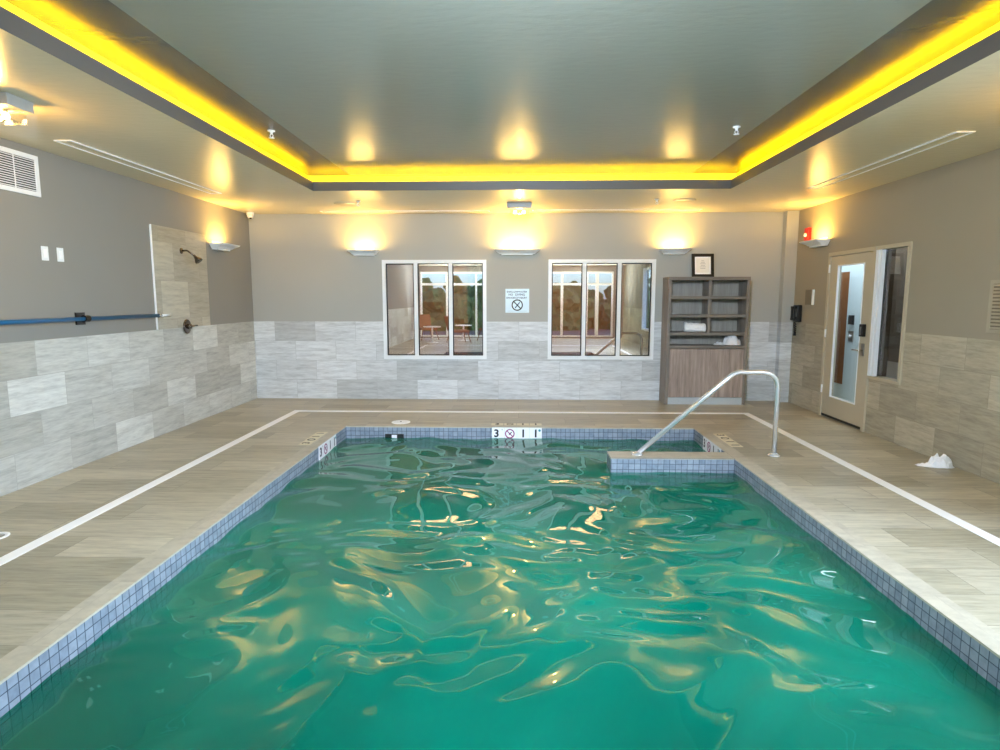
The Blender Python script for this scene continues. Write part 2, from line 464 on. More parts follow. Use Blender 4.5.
# water with waves
nx, ny = 190, 270
bm = bmesh.new(); grid = []
def wave(x, y):
    a = noise.noise(Vector((x*.9+4, y*1.1, 0)))*.014
    w = Vector((x + .35*noise.noise(Vector((x*1.3, y*1.3, 7))), y + .35*noise.noise(Vector((x*1.3, y*1.3, 17))), 0))
    b = noise.noise(Vector((w.x*2.2, w.y*2.9, 3)))*.0175
    c = noise.noise(Vector((w.x*4.7, w.y*5.8, 9)))*.0085
    return a + b + c
for j in range(ny+1):
    y = PY0+.001 + (PY1-PY0-.002)*j/ny; row = []
    for i in range(nx+1):
        x = PX0+.001 + (PX1-PX0-.002)*i/nx
        row.append(bm.verts.new((x, y, WATER + wave(x, y))))
    grid.append(row)
for j in range(ny):
    for i in range(nx):
        cx_, cy_ = PX0+(PX1-PX0)*(i+.5)/nx, PY0+(PY1-PY0)*(j+.5)/ny
        if cx_ > SX0+.02 and SY0+.02 < cy_ < SY1-.02: continue      # no water inside the low wall
        bm.faces.new((grid[j][i], grid[j][i+1], grid[j+1][i+1], grid[j+1][i])).smooth = True
tag(obj('pool_water', bm, 'water', keep=True), 'rippling teal green water filling the pool', 'water', kind='stuff')

# ceiling with recessed tray and light cove
bm = bmesh.new()
OX0, OX1, OY0, OY1 = -2.33, 2.34, -3.6, 7.03
prof = [('out', ZC, 0), (0, ZC, 2), (0, 2.79, 2), (.025, 2.79, 2), (.025, 2.725, 2), (.085, 2.725, 2), (.085, ZT, 1)]
prev = None
for off, z, mi in prof:
    if off == 'out': c = ((XL-.1, YF-.1), (XR+.1, YF-.1), (XR+.1, YB+.1), (XL-.1, YB+.1))
    else: c = ((OX0-off, OY0-off), (OX1+off, OY0-off), (OX1+off, OY1+off), (OX0-off, OY1+off))
    cur = [bm.verts.new((x, y, z)) for x, y in c]
    if prev:
        for i in range(4):
            bm.faces.new((prev[i], prev[(i+1) % 4], cur[(i+1) % 4], cur[i])).material_index = pm
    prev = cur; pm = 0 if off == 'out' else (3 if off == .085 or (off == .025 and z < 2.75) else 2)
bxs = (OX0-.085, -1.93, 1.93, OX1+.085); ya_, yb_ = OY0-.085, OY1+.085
for i in range(3):        # dim band along both tray sides, its shade put into the colour
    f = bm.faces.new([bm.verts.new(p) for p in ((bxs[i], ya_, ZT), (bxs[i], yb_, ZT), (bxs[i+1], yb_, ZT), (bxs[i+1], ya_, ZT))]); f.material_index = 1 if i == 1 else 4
me = bpy.data.meshes.new('ceiling'); bm.to_mesh(me); bm.free()
for m in ('soffit', 'tray', 'fascia', 'cove', 'tray_side_shade'): me.materials.append(M[m])
o = bpy.data.objects.new('ceiling', me); COL.objects.link(o); tag(o, 'glossy ceiling with recessed grey tray over the pool', 'ceiling', kind='structure')
tag(boxes('ceiling_slab', 'hall_wall', None, (XL-.2, XR+.2, YF-.2, YB+.15, 3.01, 3.1)), 'slab above the ceiling', 'ceiling', kind='structure')
bm = bmesh.new(); s0, s1, zl0, zl1 = .040, .066, 2.727, 2.742
for a in ((OX0-s1, OX0-s0, OY0, OY1), (OX1+s0, OX1+s1, OY0, OY1), (OX0-s0, OX1+s0, OY1+s0, OY1+s1), (OX0-s0, OX1+s0, OY0-s1, OY0-s0)):
    box(bm, *a, zl0, zl1)
tag(obj('led_strip', bm, 'led'), 'glowing amber LED strip round the ceiling tray cove', 'strip light')

# ------------------------------------------------------------------ far windows
def window(name, x0, x1, z0, z1, label, seams):
    t = thing(name, label, 'window', ((x0+x1)/2, YB, z0), kind='structure')
    w, h = (x1-x0)/2, z1-z0; f = .05
    boxes('window_frame', 'white_frame', t, (-w, w, -.02, .09, 0, f), (-w, w, -.02, .09, h-f, h), (-w, -w+f, -.02, .09, f, h-f), (w-f, w, -.02, .09, f, h-f))
    xs = [-w+f] + [s-(x0+x1)/2 for s in seams] + [w-f]
    for s in xs[1:-1]: boxes('mullion', 'white_frame', t, (s-.026, s+.026, -.012, .08, f, h-f))
    for i, (a, b) in enumerate(zip(xs, xs[1:])):
        a += 0 if i == 0 else .026; b -= 0 if i == 2 else .026
        boxes('seal', 'rubber', t, (a, a+.014, .018, .05, f, h-f), (b-.014, b, .018, .05, f, h-f), (a+.014, b-.014, .018, .05, f, f+.014), (a+.014, b-.014, .018, .05, h-f-.014, h-f))
        boxes('pane', 'pane', t, (a+.014, b-.014, .030, .036, f+.014, h-f-.014))
window('window_1', *W1, 'three pane white window left of the square sign', (-1.499, -.992))
window('window_2', *W2, 'three pane white window between the square sign and the cabinet', (.938, 1.441))
# the room behind the far windows
bm = bmesh.new(); LX0, LX1, LY0, LY1 = -3.4, 3.3, YB+.14, YB+3.2
for a in ((LX0, LX1, LY1, LY1+.1, 0, 2.7), (LX0-.1, LX0, LY0, LY1+.1, 0, 2.7), (LX1, LX1+.1, LY0, LY1+.1, 0, 2.7), (LX0, LX1, LY0, LY1, 2.6, 2.7), (LX0, LX1, LY0, LY1, -.1, 0)):
    box(bm, *a)
tag(obj('wall_lounge', bm, 'lounge'), 'brown walls of the dim room behind the far windows', 'wall', kind='structure')
def curtain(x, w, y, label):
    bm = bmesh.new(); n = 60; r = []
    for z in (.02, 2.5):
        r.append([Vector((x-w/2+w*i/n, y+.05*math.sin(i*1.25), z)) for i in range(n+1)])
    loft(bm, r, cap=False, close=False, smooth=True)
    return tag(obj('curtain', bm, 'curtain'), label, 'curtain', 'brown curtains behind the far windows')
curtain(2.05, .75, YB+.9, 'brown curtain behind the right pane of the window beside the cabinet')
curtain(-.55, .55, YB+.9, 'brown curtain behind the window left of the sign')

# ------------------------------------------------------------------ wall lights
def wall_lamp(w, label, loc, rz):
    t = thing('wall_lamp', label, 'wall lamp', loc, rz, 'white uplight wall lamps')
    d = .2
    boxes('back_plate', 'white', t, (-w*.32, w*.32, -.012, 0, -.045, .06), bev=.003)
    bm = bmesh.new()     # flared tray, open on top
    def rr(wx, y0, y1, z): return [(-wx, y1, z), (wx, y1, z), (wx, y0, z), (-wx, y0, z)]
    h = w/2
    loft(bm, [rr(h*.80, -.10, -.012, -.030), rr(h*.86, -.125, -.012, -.012), rr(h*.97, -.185, -.012, .012), rr(h, -d, -.012, .026), rr(h, -d+.002, -.012, .030),
              rr(h*.985, -d+.01, -.016, .030), rr(h*.95, -.178, -.016, .016), rr(h*.84, -.118, -.016, -.006)], smooth=False)
    obj('tray', bm, 'white', t)
    boxes('housing', 'white', t, (-h*.7, h*.7, -.095, -.012, -.048, -.0305), bev=.004)
    bm = bmesh.new(); tube(bm, [(-h*.68, -.06, .012), (h*.68, -.06, .012)], .011, 10); obj('lamp_tube', bm, 'tube', t)
    return t
LAMPS = [((-2.228, YB, 2.14), 0, .42, 'short white wall lamp on the far wall above the left window'),
         ((-.03, YB, 2.145), 0, .64, 'widest white wall lamp, centred on the far wall above the sign'),
         ((2.19, YB, 2.15), 0, .42, 'short white wall lamp on the far wall beside the framed notice'),
         ((XL, 7.93, 2.15), PI/2, .46, 'white wall lamp on the left wall beside the shower tiles'),
         ((XR, 8.08, 2.19), -PI/2, .44, 'white wall lamp on the right wall beside the red alarm')]
for loc, rz, w, lab in LAMPS: wall_lamp(w, lab, loc, rz)

# ------------------------------------------------------------------ ceiling lights with jar shades
def ceiling_light(loc, label):
    t = thing('ceiling_light', label, 'ceiling light', loc, 0, 'square ceiling lights with glass shades')
    boxes('canopy', 'fixture_grey', t, (-.155, .155, -.10, .10, -.07, -.001), bev=.004)
    bm = bmesh.new()
    g = [(-.12, -.075), (.12, -.075), (.12, .075), (-.12, .075)]
    for (ax, ay), (bx_, by_) in zip(g, g[1:]+g[:1]):
        x0, x1, y0, y1 = min(ax, bx_)-.002, max(ax, bx_)+.002, min(ay, by_)-.002, max(ay, by_)+.002
        box(bm, x0, x1, y0, y1, -.140, -.071)
    obj('glass_shade', bm, 'jar', t)
    boxes('glass_base', 'jar', t, (-.118, .118, -.073, .073, -.140, -.135))
    for s in (-1, 1):
        bm = bmesh.new(); lathe(bm, [(.001, -.128), (.016, -.124), (.022, -.112), (.018, -.098), (.011, -.088)], (s*.055, 0, 0), seg=14); b = obj('bulb', bm, 'bulb', t)
        bm = bmesh.new(); lathe(bm, [(.013, -.088), (.013, -.0705)], (s*.055, 0, 0), seg=14); obj('socket', bm, 'brushed', b)
    return t
cl = ceiling_light((-3.16, 3.76, ZC), 'square metal ceiling light with glass shade at the upper left edge')
dup(cl, (0, 8.02, ZC), 0, 'square metal ceiling light centred near the far wall')
dup(cl, (3.22, 3.66, ZC), 0, 'square metal ceiling light outside the upper right edge')

# ------------------------------------------------------------------ linear air slots in the ceiling
def slot(loc, rz, L, w, label):
    t = thing('linear_diffuser', label, 'air diffuser', loc, rz, 'long white slot diffusers in the ceiling')
    f = .016
    boxes('frame', 'white_line', t, (-L/2, L/2, -w/2, -w/2+f, -.008, -.0005), (-L/2, L/2, w/2-f, w/2, -.008, -.0005), (-L/2, -L/2+f, -w/2+f, w/2-f, -.008, -.0005), (L/2-f, L/2, -w/2+f, w/2-f, -.008, -.0005))
    boxes('blade', 'soffit', t, (-L/2+f, L/2-f, -w/2+f, w/2-f, -.003, -.0005))
slot((-3.50, 5.95, ZC), PI/2, 2.4, .135, 'long slot diffuser in the ceiling above the left wall')
slot((3.235, 5.86, ZC), PI/2, 2.3, .135, 'long slot diffuser in the ceiling above the door')
slot((-1.59, 8.66, ZC), 0, 2.36, .12, 'slot diffuser in the ceiling over the far left window')
slot((1.33, 8.62, ZC), 0, 2.30, .12, 'slot diffuser in the ceiling over the far right window')

# ------------------------------------------------------------------ small ceiling things
def sprinkler(loc, label, group, r=1.):
    t = thing('sprinkler_head', label, 'sprinkler', loc, 0, group)
    bm = bmesh.new(); lathe(bm, [(.034*r, -.001), (.034*r, -.006), (.014*r, -.012), (.010*r, -.03)]); obj('escutcheon', bm, 'white', t)
    bm = bmesh.new()
    for s in (-1, 1): tube(bm, [(s*.008*r, 0, -.03), (s*.016*r, 0, -.042), (s*.004*r, 0, -.058)], .0035*r, 6)
    obj('yoke', bm, 'white', t)
    bm = bmesh.new(); lathe(bm, [(.001, -.056), (.026*r, -.058), (.026*r, -.061), (.001, -.062)]); obj('deflector', bm, 'white', t)
sprinkler((-2.07, 5.24, ZT), 'white sprinkler head at the left side of the ceiling tray', 'sprinklers in the tray', .9)
sprinkler((1.767, 5.24, ZT), 'white sprinkler head at the right side of the ceiling tray', 'sprinklers in the tray', .9)
sprinkler((-2.01, 7.76, ZC), 'small sprinkler head on the lower ceiling, far left', 'sprinklers on the lower ceiling', .9)
sprinkler((1.68, 7.72, ZC), 'small sprinkler head on the lower ceiling, far right', 'sprinklers on the lower ceiling', .9)
for x, y, lab in ((-2.23, 7.95, 'flat round cover on the lower ceiling, far left'), (2.04, 7.81, 'flat round cover on the lower ceiling, far right')):
    bm = bmesh.new(); lathe(bm, [(.001, -.012), (.12, -.010), (.135, -.004), (.135, -.0005)], (0, 0, 0), seg=32)
    o = obj('ceiling_cover', bm, 'soffit'); o.location = (x, y, ZC); tag(o, lab, 'cover', 'flat round covers on the lower ceiling')
t = thing('security_camera', 'small white dome security camera in the far left ceiling corner', 'camera', (-3.80, 8.72, ZC))
bm = bmesh.new(); lathe(bm, [(.05, -.001), (.052, -.03), (.046, -.045)]); obj('mount', bm, 'white', t)
bm = bmesh.new(); lathe(bm, [(.044, -.0455), (.042, -.065), (.028, -.082), (.001, -.088)]); obj('dome', bm, 'white', t)
bm = bmesh.new(); lathe(bm, [(.016, -.074), (.016, -.094), (.001, -.095)], (.012, -.02, 0)); obj('lens', bm, 'black', t)

# ------------------------------------------------------------------ left wall
t = thing('air_vent', 'white louvred air vent high on the left wall', 'air vent', (XL, 4.66, 2.465), PI/2)
w, h, f = .34, .16, .035
boxes('frame', 'white', t, (-w, w, -.014, 0, -h, -h+f), (-w, w, -.014, 0, h-f, h), (-w, -w+f, -.014, 0, -h+f, h-f), (w-f, w, -.014, 0, -h+f, h-f), bev=.002)
boxes('duct', 'grille_dark', t, (-w+f, w-f, -.003, -.0005, -h+f, h-f))
for i in range(14):
    z = -h+f+.009+i*(2*h-2*f-.018)/13
    bm = bmesh.new(); loft(bm, [[(x, -.012, z-.004), (x, -.011, z-.0055), (x, -.004, z+.003), (x, -.005, z+.0045)] for x in (-w+f, w-f)]); obj('louvre', bm, 'white', t)
boxes('stay', 'white', t, (.085, .097, -.0135, -.0125, -h+f, h-f))
def switch(y, label):
    t = thing('wall_switch', label, 'switch', (XL, y, 1.855), PI/2, 'white switch plates on the left wall')
    boxes('plate', 'white', t, (-.036, .036, -.007, 0, -.058, .058), bev=.003)
    boxes('rocker', 'white_line', t, (-.017, .017, -.0115, -.007, -.034, .034), bev=.0015)
switch(4.995, 'left white switch plate of the pair above the blue pole'); switch(5.165, 'right white switch plate of the pair above the blue pole')
# rescue pole on its brackets
t = thing('rescue_pole', 'long blue rescue pole lying along the left wall', 'pole', (XL, 0, 1.308), PI/2)
bm = bmesh.new(); tube(bm, [(2.6, -.06, .004), (6.42, -.06, -.004)], .019, 14); obj('shaft', bm, 'blue', t)
bm = bmesh.new(); tube(bm, [(6.421, -.06, -.004), (6.47, -.06, -.004)], .022, 14); obj('collar', bm, 'chrome', t)
bm = bmesh.new(); tube(bm, [(6.471, -.06, -.004), (6.66, -.06, -.003)], .014, 14); obj('tip', bm, 'white', t)
def bracket(y, label):
    t = thing('pole_bracket', label, 'bracket', (XL, y, 1.308), PI/2, 'black brackets holding the blue pole')
    boxes('plate', 'black', t, (-.055, .055, -.016, 0, -.055, .055), bev=.003)
    bm = bmesh.new(); ring = []
    for s in (-.03, .03):
        ring.append([Vector((s, -.06+.03*math.cos(a), .03*math.sin(a))) for a in (2*PI*k/18 for k in range(18))])
    inn = [[Vector((p.x, -.06+(p.y+.06)*.67, p.z*.67)) for p in r] for r in ring]
    loft(bm, [inn[0], ring[0], ring[1], inn[1], inn[0]], cap=False, smooth=False); obj('clip', bm, 'black', t)
    boxes('stem', 'black', t, (-.03, .03, -.034, -.016, -.012, .012))
bracket(5.33, 'black bracket holding the blue pole in view'); 
# shower tiles and fittings
t = thing('wall_panel', 'stone tiled shower panel rising above the left wall tiles', 'tile panel', (0, 0, 0), kind='structure')
boxes('tile_panel', 'panel_tile', t, (XL, XL+.010, 6.49, 7.62, TILE_H, 2.262))
boxes('edge_trim', 'white_line', t, (XL, XL+.014, 6.475, 6.49, TILE_H, 2.266))
boxes('top_trim', 'brushed', t, (XL, XL+.012, 6.49, 7.62, 2.262, 2.268))
px = XL+.010
t = thing('shower_fixture', 'chrome shower head on a short bent arm on the tiles', 'shower head', (px, 7.05, 2.03), PI/2)
bm = bmesh.new(); lathe(bm, [(.034, 0), (.034, .006), (.018, .014), (.001, .015)], axis='y'); obj('flange', bm, 'dark_metal', t)
bm = bmesh.new(); tube(bm, arc_path([(0, -.012, 0), (0, -.07, .005), (0, -.15, -.055)], .05), .011); obj('arm', bm, 'dark_metal', t)
bm = bmesh.new(); lathe(bm, [(.013, .0), (.016, .02), (.022, .04), (.044, .078), (.045, .09), (.001, .092)], seg=20)
bm.transform(Matrix.Translation((0, -.145, -.050)) @ Matrix.Rotation(math.radians(140), 4, 'X')); obj('spray_head', bm, 'dark_metal', t)
t = thing('shower_valve', 'round chrome shower valve with lever under the shower head', 'shower valve', (px, 7.07, 1.158), PI/2)
bm = bmesh.new(); lathe(bm, [(.085, 0), (.084, .006), (.07, .012), (.001, .013)], axis='y', seg=32); obj('escutcheon', bm, 'dark_metal', t)
bm = bmesh.new(); lathe(bm, [(.03, .013), (.028, .05), (.02, .058), (.001, .06)], axis='y'); obj('hub', bm, 'dark_metal', t)
bm = bmesh.new(); tube(bm, [(0, -.05, 0), (.05, -.055, .004), (.12, -.06, .008)], .009, 10); obj('lever', bm, 'dark_metal', t)

# ------------------------------------------------------------------ far wall sign
t = thing('warning_sign', 'square pale warning sign with crossed circle between the windows', 'sign', (-.025, YB, 1.45))
boxes('board', 'sign', t, (-.172, .172, -.006, 0, -.172, .172), bev=.001)
for s, x, z, sz in (('SHALLOW', -.068, .128, .036), ('WATER', .078, .128, .036), ('NO', -.095, .087, .042), ('DIVING', .04, .087, .042), ('DANGER', -.09, .042, .034), ('OF', .002, .042, .034), ('INJURY', .085, .042, .034)):
    obj('lettering', text_bm(s, sz, face_out(x, z, -.0068), .0006, .0006), 'ink', t)
bm = bmesh.new(); ring_bm(bm, .066, .082, -.0, -.062, -.0085, -.0065); obj('ring', bm, 'ink_black', t)
bm = bmesh.new(); bar_bm(bm, (-.052, -.010), (.052, -.114), .014, -.0086, -.0064); obj('slash', bm, 'ink_black', t)
bm = bmesh.new(); bar_bm(bm, (.036, -.022), (-.03, -.1), .013, -.0078, -.0064); bar_bm(bm, (-.03, -.1), (-.014, -.1), .012, -.0078, -.0064); obj('diver', bm, 'ink', t)
boxes('base_line', 'ink_grey', t, (-.14, .14, -.0066, -.0060, -.15, -.147))

# ------------------------------------------------------------------ towel cabinet
CX0, CX1, CY0, CY1, CH = 2.06, 3.175, 8.56, YB-.004, 1.78
t = thing('towel_cabinet', 'tall grey brown open shelf cabinet with closed base', 'cabinet', ((CX0+CX1)/2, 8.735, 0))
cw, cd, th = (CX1-CX0)/2, (CY1-CY0)/2, .042
boxes('side_panel', 'cab', t, (-cw, -cw+th, -cd, cd, 0, CH-.045), bev=.002)
boxes('side_panel', 'cab', t, (cw-th, cw, -cd, cd, 0, CH-.045), bev=.002)
boxes('top_panel', 'cab_shelf', t, (-cw, cw, -cd-.004, cd, CH-.045, CH), bev=.002)
boxes('back_panel', 'cab_back', t, (-cw+th, cw-th, cd-.015, cd, .1, CH-.045))
iw = cw-th
for z in (1.515, 1.265, 1.015):
    boxes('shelf', 'cab_shelf', t, (-iw, iw, -cd+.012, cd-.015, z-.042, z), bev=.002)
for z0, z1 in ((1.515, CH-.045), (1.265, 1.473), (1.015, 1.223)):
    boxes('divider', 'cab', t, (.005, .045, -cd+.03, cd-.015, z0, z1))
boxes('counter', 'cab_shelf', t, (-iw, iw, -cd-.006, cd-.015, .795, .832), bev=.002)
boxes('door', 'cab_door', t, (-iw+.004, iw-.004, -cd-.002, -cd+.018, .105, .785), bev=.002)
boxes('toe_kick', 'kick', t, (-iw, iw, -cd+.0, -cd+.02, 0, .1))
boxes('inner_floor', 'cab_shelf', t, (-iw, iw, -cd+.019, cd-.015, .105, .125))
# framed notice on top, leaning on the wall
t = thing('framed_notice', 'black picture frame holding a white paper on top of the cabinet', 'picture frame', (2.60, 8.83, CH))
R = Matrix.Rotation(math.radians(-10), 4, 'X')
def leaned(bm): bm.transform(R); return bm
w, h, f = .155, .335, .042
bm = bmesh.new()
for a in ((-w, w, -.018, 0, .001, f), (-w, w, -.018, 0, h-f, h), (-w, -w+f, -.018, 0, f, h-f), (w-f, w, -.018, 0, f, h-f)): box(bm, *a)
obj('frame', leaned(bm), 'black', t)
bm = bmesh.new(); box(bm, -w+f, w-f, -.008, -.002, f, h-f); obj('mat_board', leaned(bm), 'white_line', t)
bm = bmesh.new(); box(bm, -w+f+.022, w-f-.022, -.0095, -.0081, f+.022, h-f-.022); obj('paper', leaned(bm), 'paper', t)
bm = bmesh.new()
for i, ww in enumerate((.02, .03, .04, .03, .042, .036)):
    box(bm, -ww, ww, -.0101, -.0096, h-f-.06-i*.022, h-f-.055-i*.022)
obj('printed_lines', leaned(bm), 'ink_grey', t)

# towels
def cloth(name, bm, label, loc, rz=0, sub=2):
    o = obj(name, bm, 'towel', None, smooth=True); o.location = loc; o.rotation_euler = (0, 0, rz)
    m = o.modifiers.new('s', 'SUBSURF'); m.levels = sub; m.render_levels = sub
    return tag(o, label, 'towel')
bm = bmesh.new()      # folded towel: layered rounded slab
rings = []
for k in range(13):
    u = -.15 + .30*k/12
    wob = .006*math.sin(k*1.9)
    pts = []
    for yy, zz in ((-.105, .012), (-.118, .04), (-.108, .066), (-.116, .09), (-.10, .122), (-.05, .136), (.02, .132), (.085, .126), (.10, .07), (.09, .008), (.0, .0), (-.08, .0)):
        pts.append((u, yy + .004*math.sin(k*2.3+zz*60), max(0, zz*(1 - .10*(k/12)) + (wob if zz > .05 else 0))))
    rings.append(pts)
loft(bm, rings, smooth=True)
cloth('folded_towel', bm, 'folded white towel on the third shelf of the cabinet', (2.47, 8.70, 1.016), -.1, 1)
def crumple(L, Wd, H, seed, nx=40, ny=26):
    """heaped cloth: a rounded pile at one end with folds, trailing off to a thin corner at the other"""
    bm = bmesh.new(); g = []
    for j in range(ny+1):
        row = []
        for i in range(nx+1):
            u, v = i/nx*2-1, j/ny*2-1
            d = ((u-.34)/.66)**2 + v*v
            dome = math.sqrt(max(0, 1-d))
            tail = .26*max(0, 1-((u+.45)/.6)**2)*max(0, 1-(v*1.4)**2)
            n1 = noise.noise(Vector((u*2.4+seed, v*1.9, seed))); n2 = abs(noise.noise(Vector((u*4.2+seed, v*3.4+seed, seed*2)))) - .2
            z = H*max(dome, tail)*(1 + .55*n1) + H*.8*n2*min(1, 2.2*max(dome, tail))
            wid = .30 + .70*min(1, max(0, (u+1)/.9))
            edge = 1 + .16*noise.noise(Vector((u*1.9+seed*3, v*1.9, 5)))
            row.append(bm.verts.new((u*L/2*(1+.05*n1), v*Wd/2*edge*wid*math.sqrt(max(.25, 1-max(0, u)**4*.75)), max(.004, z))))
        g.append(row)
    for j in range(ny):
        for i in range(nx): bm.faces.new((g[j][i], g[j][i+1], g[j+1][i+1], g[j+1][i]))
    bound = [g[0][i] for i in range(nx+1)] + [g[j][nx] for j in range(1, ny+1)] + [g[ny][i] for i in range(nx-1, -1, -1)] + [g[j][0] for j in range(ny-1, 0, -1)]
    lv = [bm.verts.new((v.co.x, v.co.y, 0)) for v in bound]; nb = len(bound)
    for i in range(nb): bm.faces.new((bound[i], lv[i], lv[(i+1) % nb], bound[(i+1) % nb]))
    bm.faces.new(lv)
    return bm
cloth('crumpled_towel', crumple(.38, .25, .15, 3.7), 'crumpled white towel heaped on the cabinet counter', (2.94, 8.70, .834), 0, 1)
cloth('dropped_towel', crumple(.30, .17, .09, 5.1), 'small crumpled white towel lying on the deck by the right wall', (3.71, 5.42, .001), -.1, 1)

# ------------------------------------------------------------------ pool rail
t = thing('pool_handrail', 'bent polished steel handrail over the low pool wall', 'handrail', (2.43, 5.74, 0))
bm = bmesh.new(); tube(bm, arc_path([(0, 0, .004), (0, 0, .80), (-.40, 0, .80), (-1.30, 0, .004)], .16, 12), .0235, 18); obj('rail', bm, 'rail_steel', t)
for x in (0, -1.295):
    bm = bmesh.new(); lathe(bm, [(.058, .0018), (.056, .010), (.04, .020), (.026, .030)], (x, 0, 0)); obj('base_flange', bm, 'rail_steel', t)

# ------------------------------------------------------------------ depth markers
def marker(label, loc, rz, steep=True):
    t = thing('depth_marker', label, 'depth marker', loc, rz, 'depth markers on the pool wall')
    for i in range(4):
        x = -.2175 + .145*i
        p = boxes('tile', 'marker', t, (x-.0718, x+.0718, -.006, 0, -.0718, .0718), bev=.001)
        if i in (0, 2, 3): obj('numeral', text_bm('3' if i == 0 else '1', .125, face_out(x-.02 if i == 0 else x, .0, -.0068), .004, .0006), 'ink_black', p)
        if i == 0: obj('foot_mark', text_bm("'", .06, face_out(x+.045, .03, -.0068), .001, .0006), 'ink_black', p)
        if i == 1:
            bm = bmesh.new(); ring_bm(bm, .043, .056, x-.01, 0, -.0078, -.0062); obj('ring', bm, 'ink_red', p)
            bm = bmesh.new(); bar_bm(bm, (x-.045, .035), (x+.025, -.035), .011, -.0079, -.0062); obj('slash', bm, 'ink_red', p)
            bm = bmesh.new(); bar_bm(bm, (x+.012, .02), (x-.02, -.012), .012, -.0074, -.0062); obj('diver', bm, 'ink_black', p)
        if i == 3:
            bm = bmesh.new(); lathe(bm, [(.014, .0062), (.014, .0075), (.001, .0076)], (x+.045, 0, .04), 'y', 14); obj('dot', bm, 'teal', p)
marker('white depth marker tiles reading 3 1 1 on the far pool wall', (-.018, PY1, -.074), 0)
marker('white depth marker tiles on the left pool wall near the far corner', (PX0, 6.255, -.074), PI/2)
marker('depth marker tiles on the right pool wall behind the low wall', (PX1, 6.29, -.074), -PI/2)
def deck_marker(label, loc, rz):
    t = thing('deck_marker', label, 'depth marker', loc, rz, 'flat depth markers on the deck')
    for i in range(4):
        x = -.228 + .152*i
        p = boxes('tile', 'marker_beige', t, (x-.07, x+.07, -.06, .06, .0, .003))
        if i == 1:
            bm = bmesh.new(); ring_bm(bm, .03, .042, 0, 0, -.0008, .0008); bm.transform(Matrix.Translation((x, 0, .0042)) @ Matrix.Rotation(PI/2, 4, 'X')); obj('ring', bm, 'ink_black', p)
        else: obj('numeral', text_bm('3' if i == 0 else '1', .11, flat_up(x, 0, .0038), .003, .0006), 'ink_black', p)
deck_marker('flat depth marker on the left deck beside the far pool corner', (-2.19, 6.33, 0.0), PI/2)
deck_marker('flat depth marker on the right deck beside the far pool corner', (2.205, 6.375, 0.0), -PI/2)
deck_marker('flat depth marker on the far deck above the upright tiles', (-.024, 7.115, 0.0), 0)

# skimmer, lid, drain
t = thing('skimmer', 'dark skimmer slot with white weir in the far pool wall', 'skimmer', (-1.45, PY1, -.125))
boxes('opening', 'grille_dark', t, (-.10, .10, -.004, 0, -.05, .03))
boxes('weir', 'white', t, (-.03, .03, -.012, -.0041, -.02, .028))
boxes('frame', 'black', t, (-.11, .11, -.008, -.0001, .03, .038), (-.11, -.1, -.008, -.0001, -.05, .03), (.1, .11, -.008, -.0001, -.05, .03))
t = thing('skimmer_cover', 'round white skimmer lid set in the far deck', 'lid', (-1.42, 7.2, 0))
bm = bmesh.new(); lathe(bm, [(.112, .0002), (.112, .006), (.104, .008), (.001, .008)], seg=36); obj('cover', bm, 'white_line', t)
bm = bmesh.new(); lathe(bm, [(.012, .0081), (.012, .0095), (.001, .0096)], seg=12)
obj('finger_hole', bm, 'grille_dark', t)
t = thing('floor_drain', 'round white floor drain ring in the left deck', 'drain', (-3.285, 3.577, 0))
bm = bmesh.new(); lathe(bm, [(.075, .0002), (.075, .005), (.05, .005), (.05, .0008)], seg=32); obj('ring', bm, 'white_line', t)
bm = bmesh.new(); lathe(bm, [(.0495, .0004), (.0495, .0025), (.001, .0026)], seg=32); obj('grate', bm, 'brushed', t)

# ------------------------------------------------------------------ right wall: door with side light
t = thing('door_1', 'beige glazed door in the right wall with a card lock', 'door', (XR, 7.355, 0), -PI/2, kind='structure')
# local x runs towards the viewer (-Y), local -y into the room
hw = .495
boxes('door_frame', 'door_paint', t, (-hw, -hw+.045, -.025, .12, 0, 2.045), (hw-.02, hw+.030, -.025, .12, 0, 2.045), (-hw+.045, hw-.02, -.025, .12, 2.0, 2.045))
boxes('threshold', 'brushed', t, (-hw+.045, hw-.02, -.01, .12, 0.0005, .012))
dx0, dx1 = -hw+.05, hw-.025
gx0, gx1, gz0, gz1 = -.275, .31, .27, 1.885
leaf = boxes('door_leaf', 'door_paint', t, (dx0, gx0, -.012, .033, .014, 1.995), (gx1, dx1, -.012, .033, .014, 1.995), (gx0, gx1, -.012, .033, .014, gz0), (gx0, gx1, -.012, .033, gz1, 1.995))
boxes('glass_pane', 'clear', leaf, (gx0, gx1, .008, .013, gz0, gz1))
boxes('glazing_bead', 'white_frame', leaf, (gx0, gx0+.014, -.016, .007, gz0, gz1), (gx1-.014, gx1, -.016, .007, gz0, gz1), (gx0+.014, gx1-.014, -.016, .007, gz0, gz0+.014), (gx0+.014, gx1-.014, -.016, .007, gz1-.014, gz1))
for z in (.35, 1.05, 1.85):
    bm = bmesh.new(); tube(bm, [(dx0-.012, -.022, z-.05), (dx0-.012, -.022, z+.05)], .011, 10); obj('hinge', bm, 'white', leaf)
lk = boxes('card_reader', 'black', leaf, (.355, .425, -.055, -.0121, 1.06, 1.20), bev=.008)
boxes('reader_light', 'brushed', lk, (.375, .405, -.0565, -.0551, 1.08, 1.17))
ro = boxes('handle_rose', 'brushed', leaf, (.362, .42, -.022, -.0121, .84, .98), bev=.003)
bm = bmesh.new(); tube(bm, arc_path([(.39, -.022, .905), (.39, -.07, .905), (.27, -.07, .905)], .02), .010, 10); obj('lever', bm, 'chrome', ro)
boxes('door_sweep', 'rubber', leaf, (dx0+.01, dx1-.01, -.018, -.0121, .014, .04))
t = thing('window_3', 'tall narrow side window right of the glazed door', 'window', (XR, 6.558, .61), -PI/2, kind='structure')
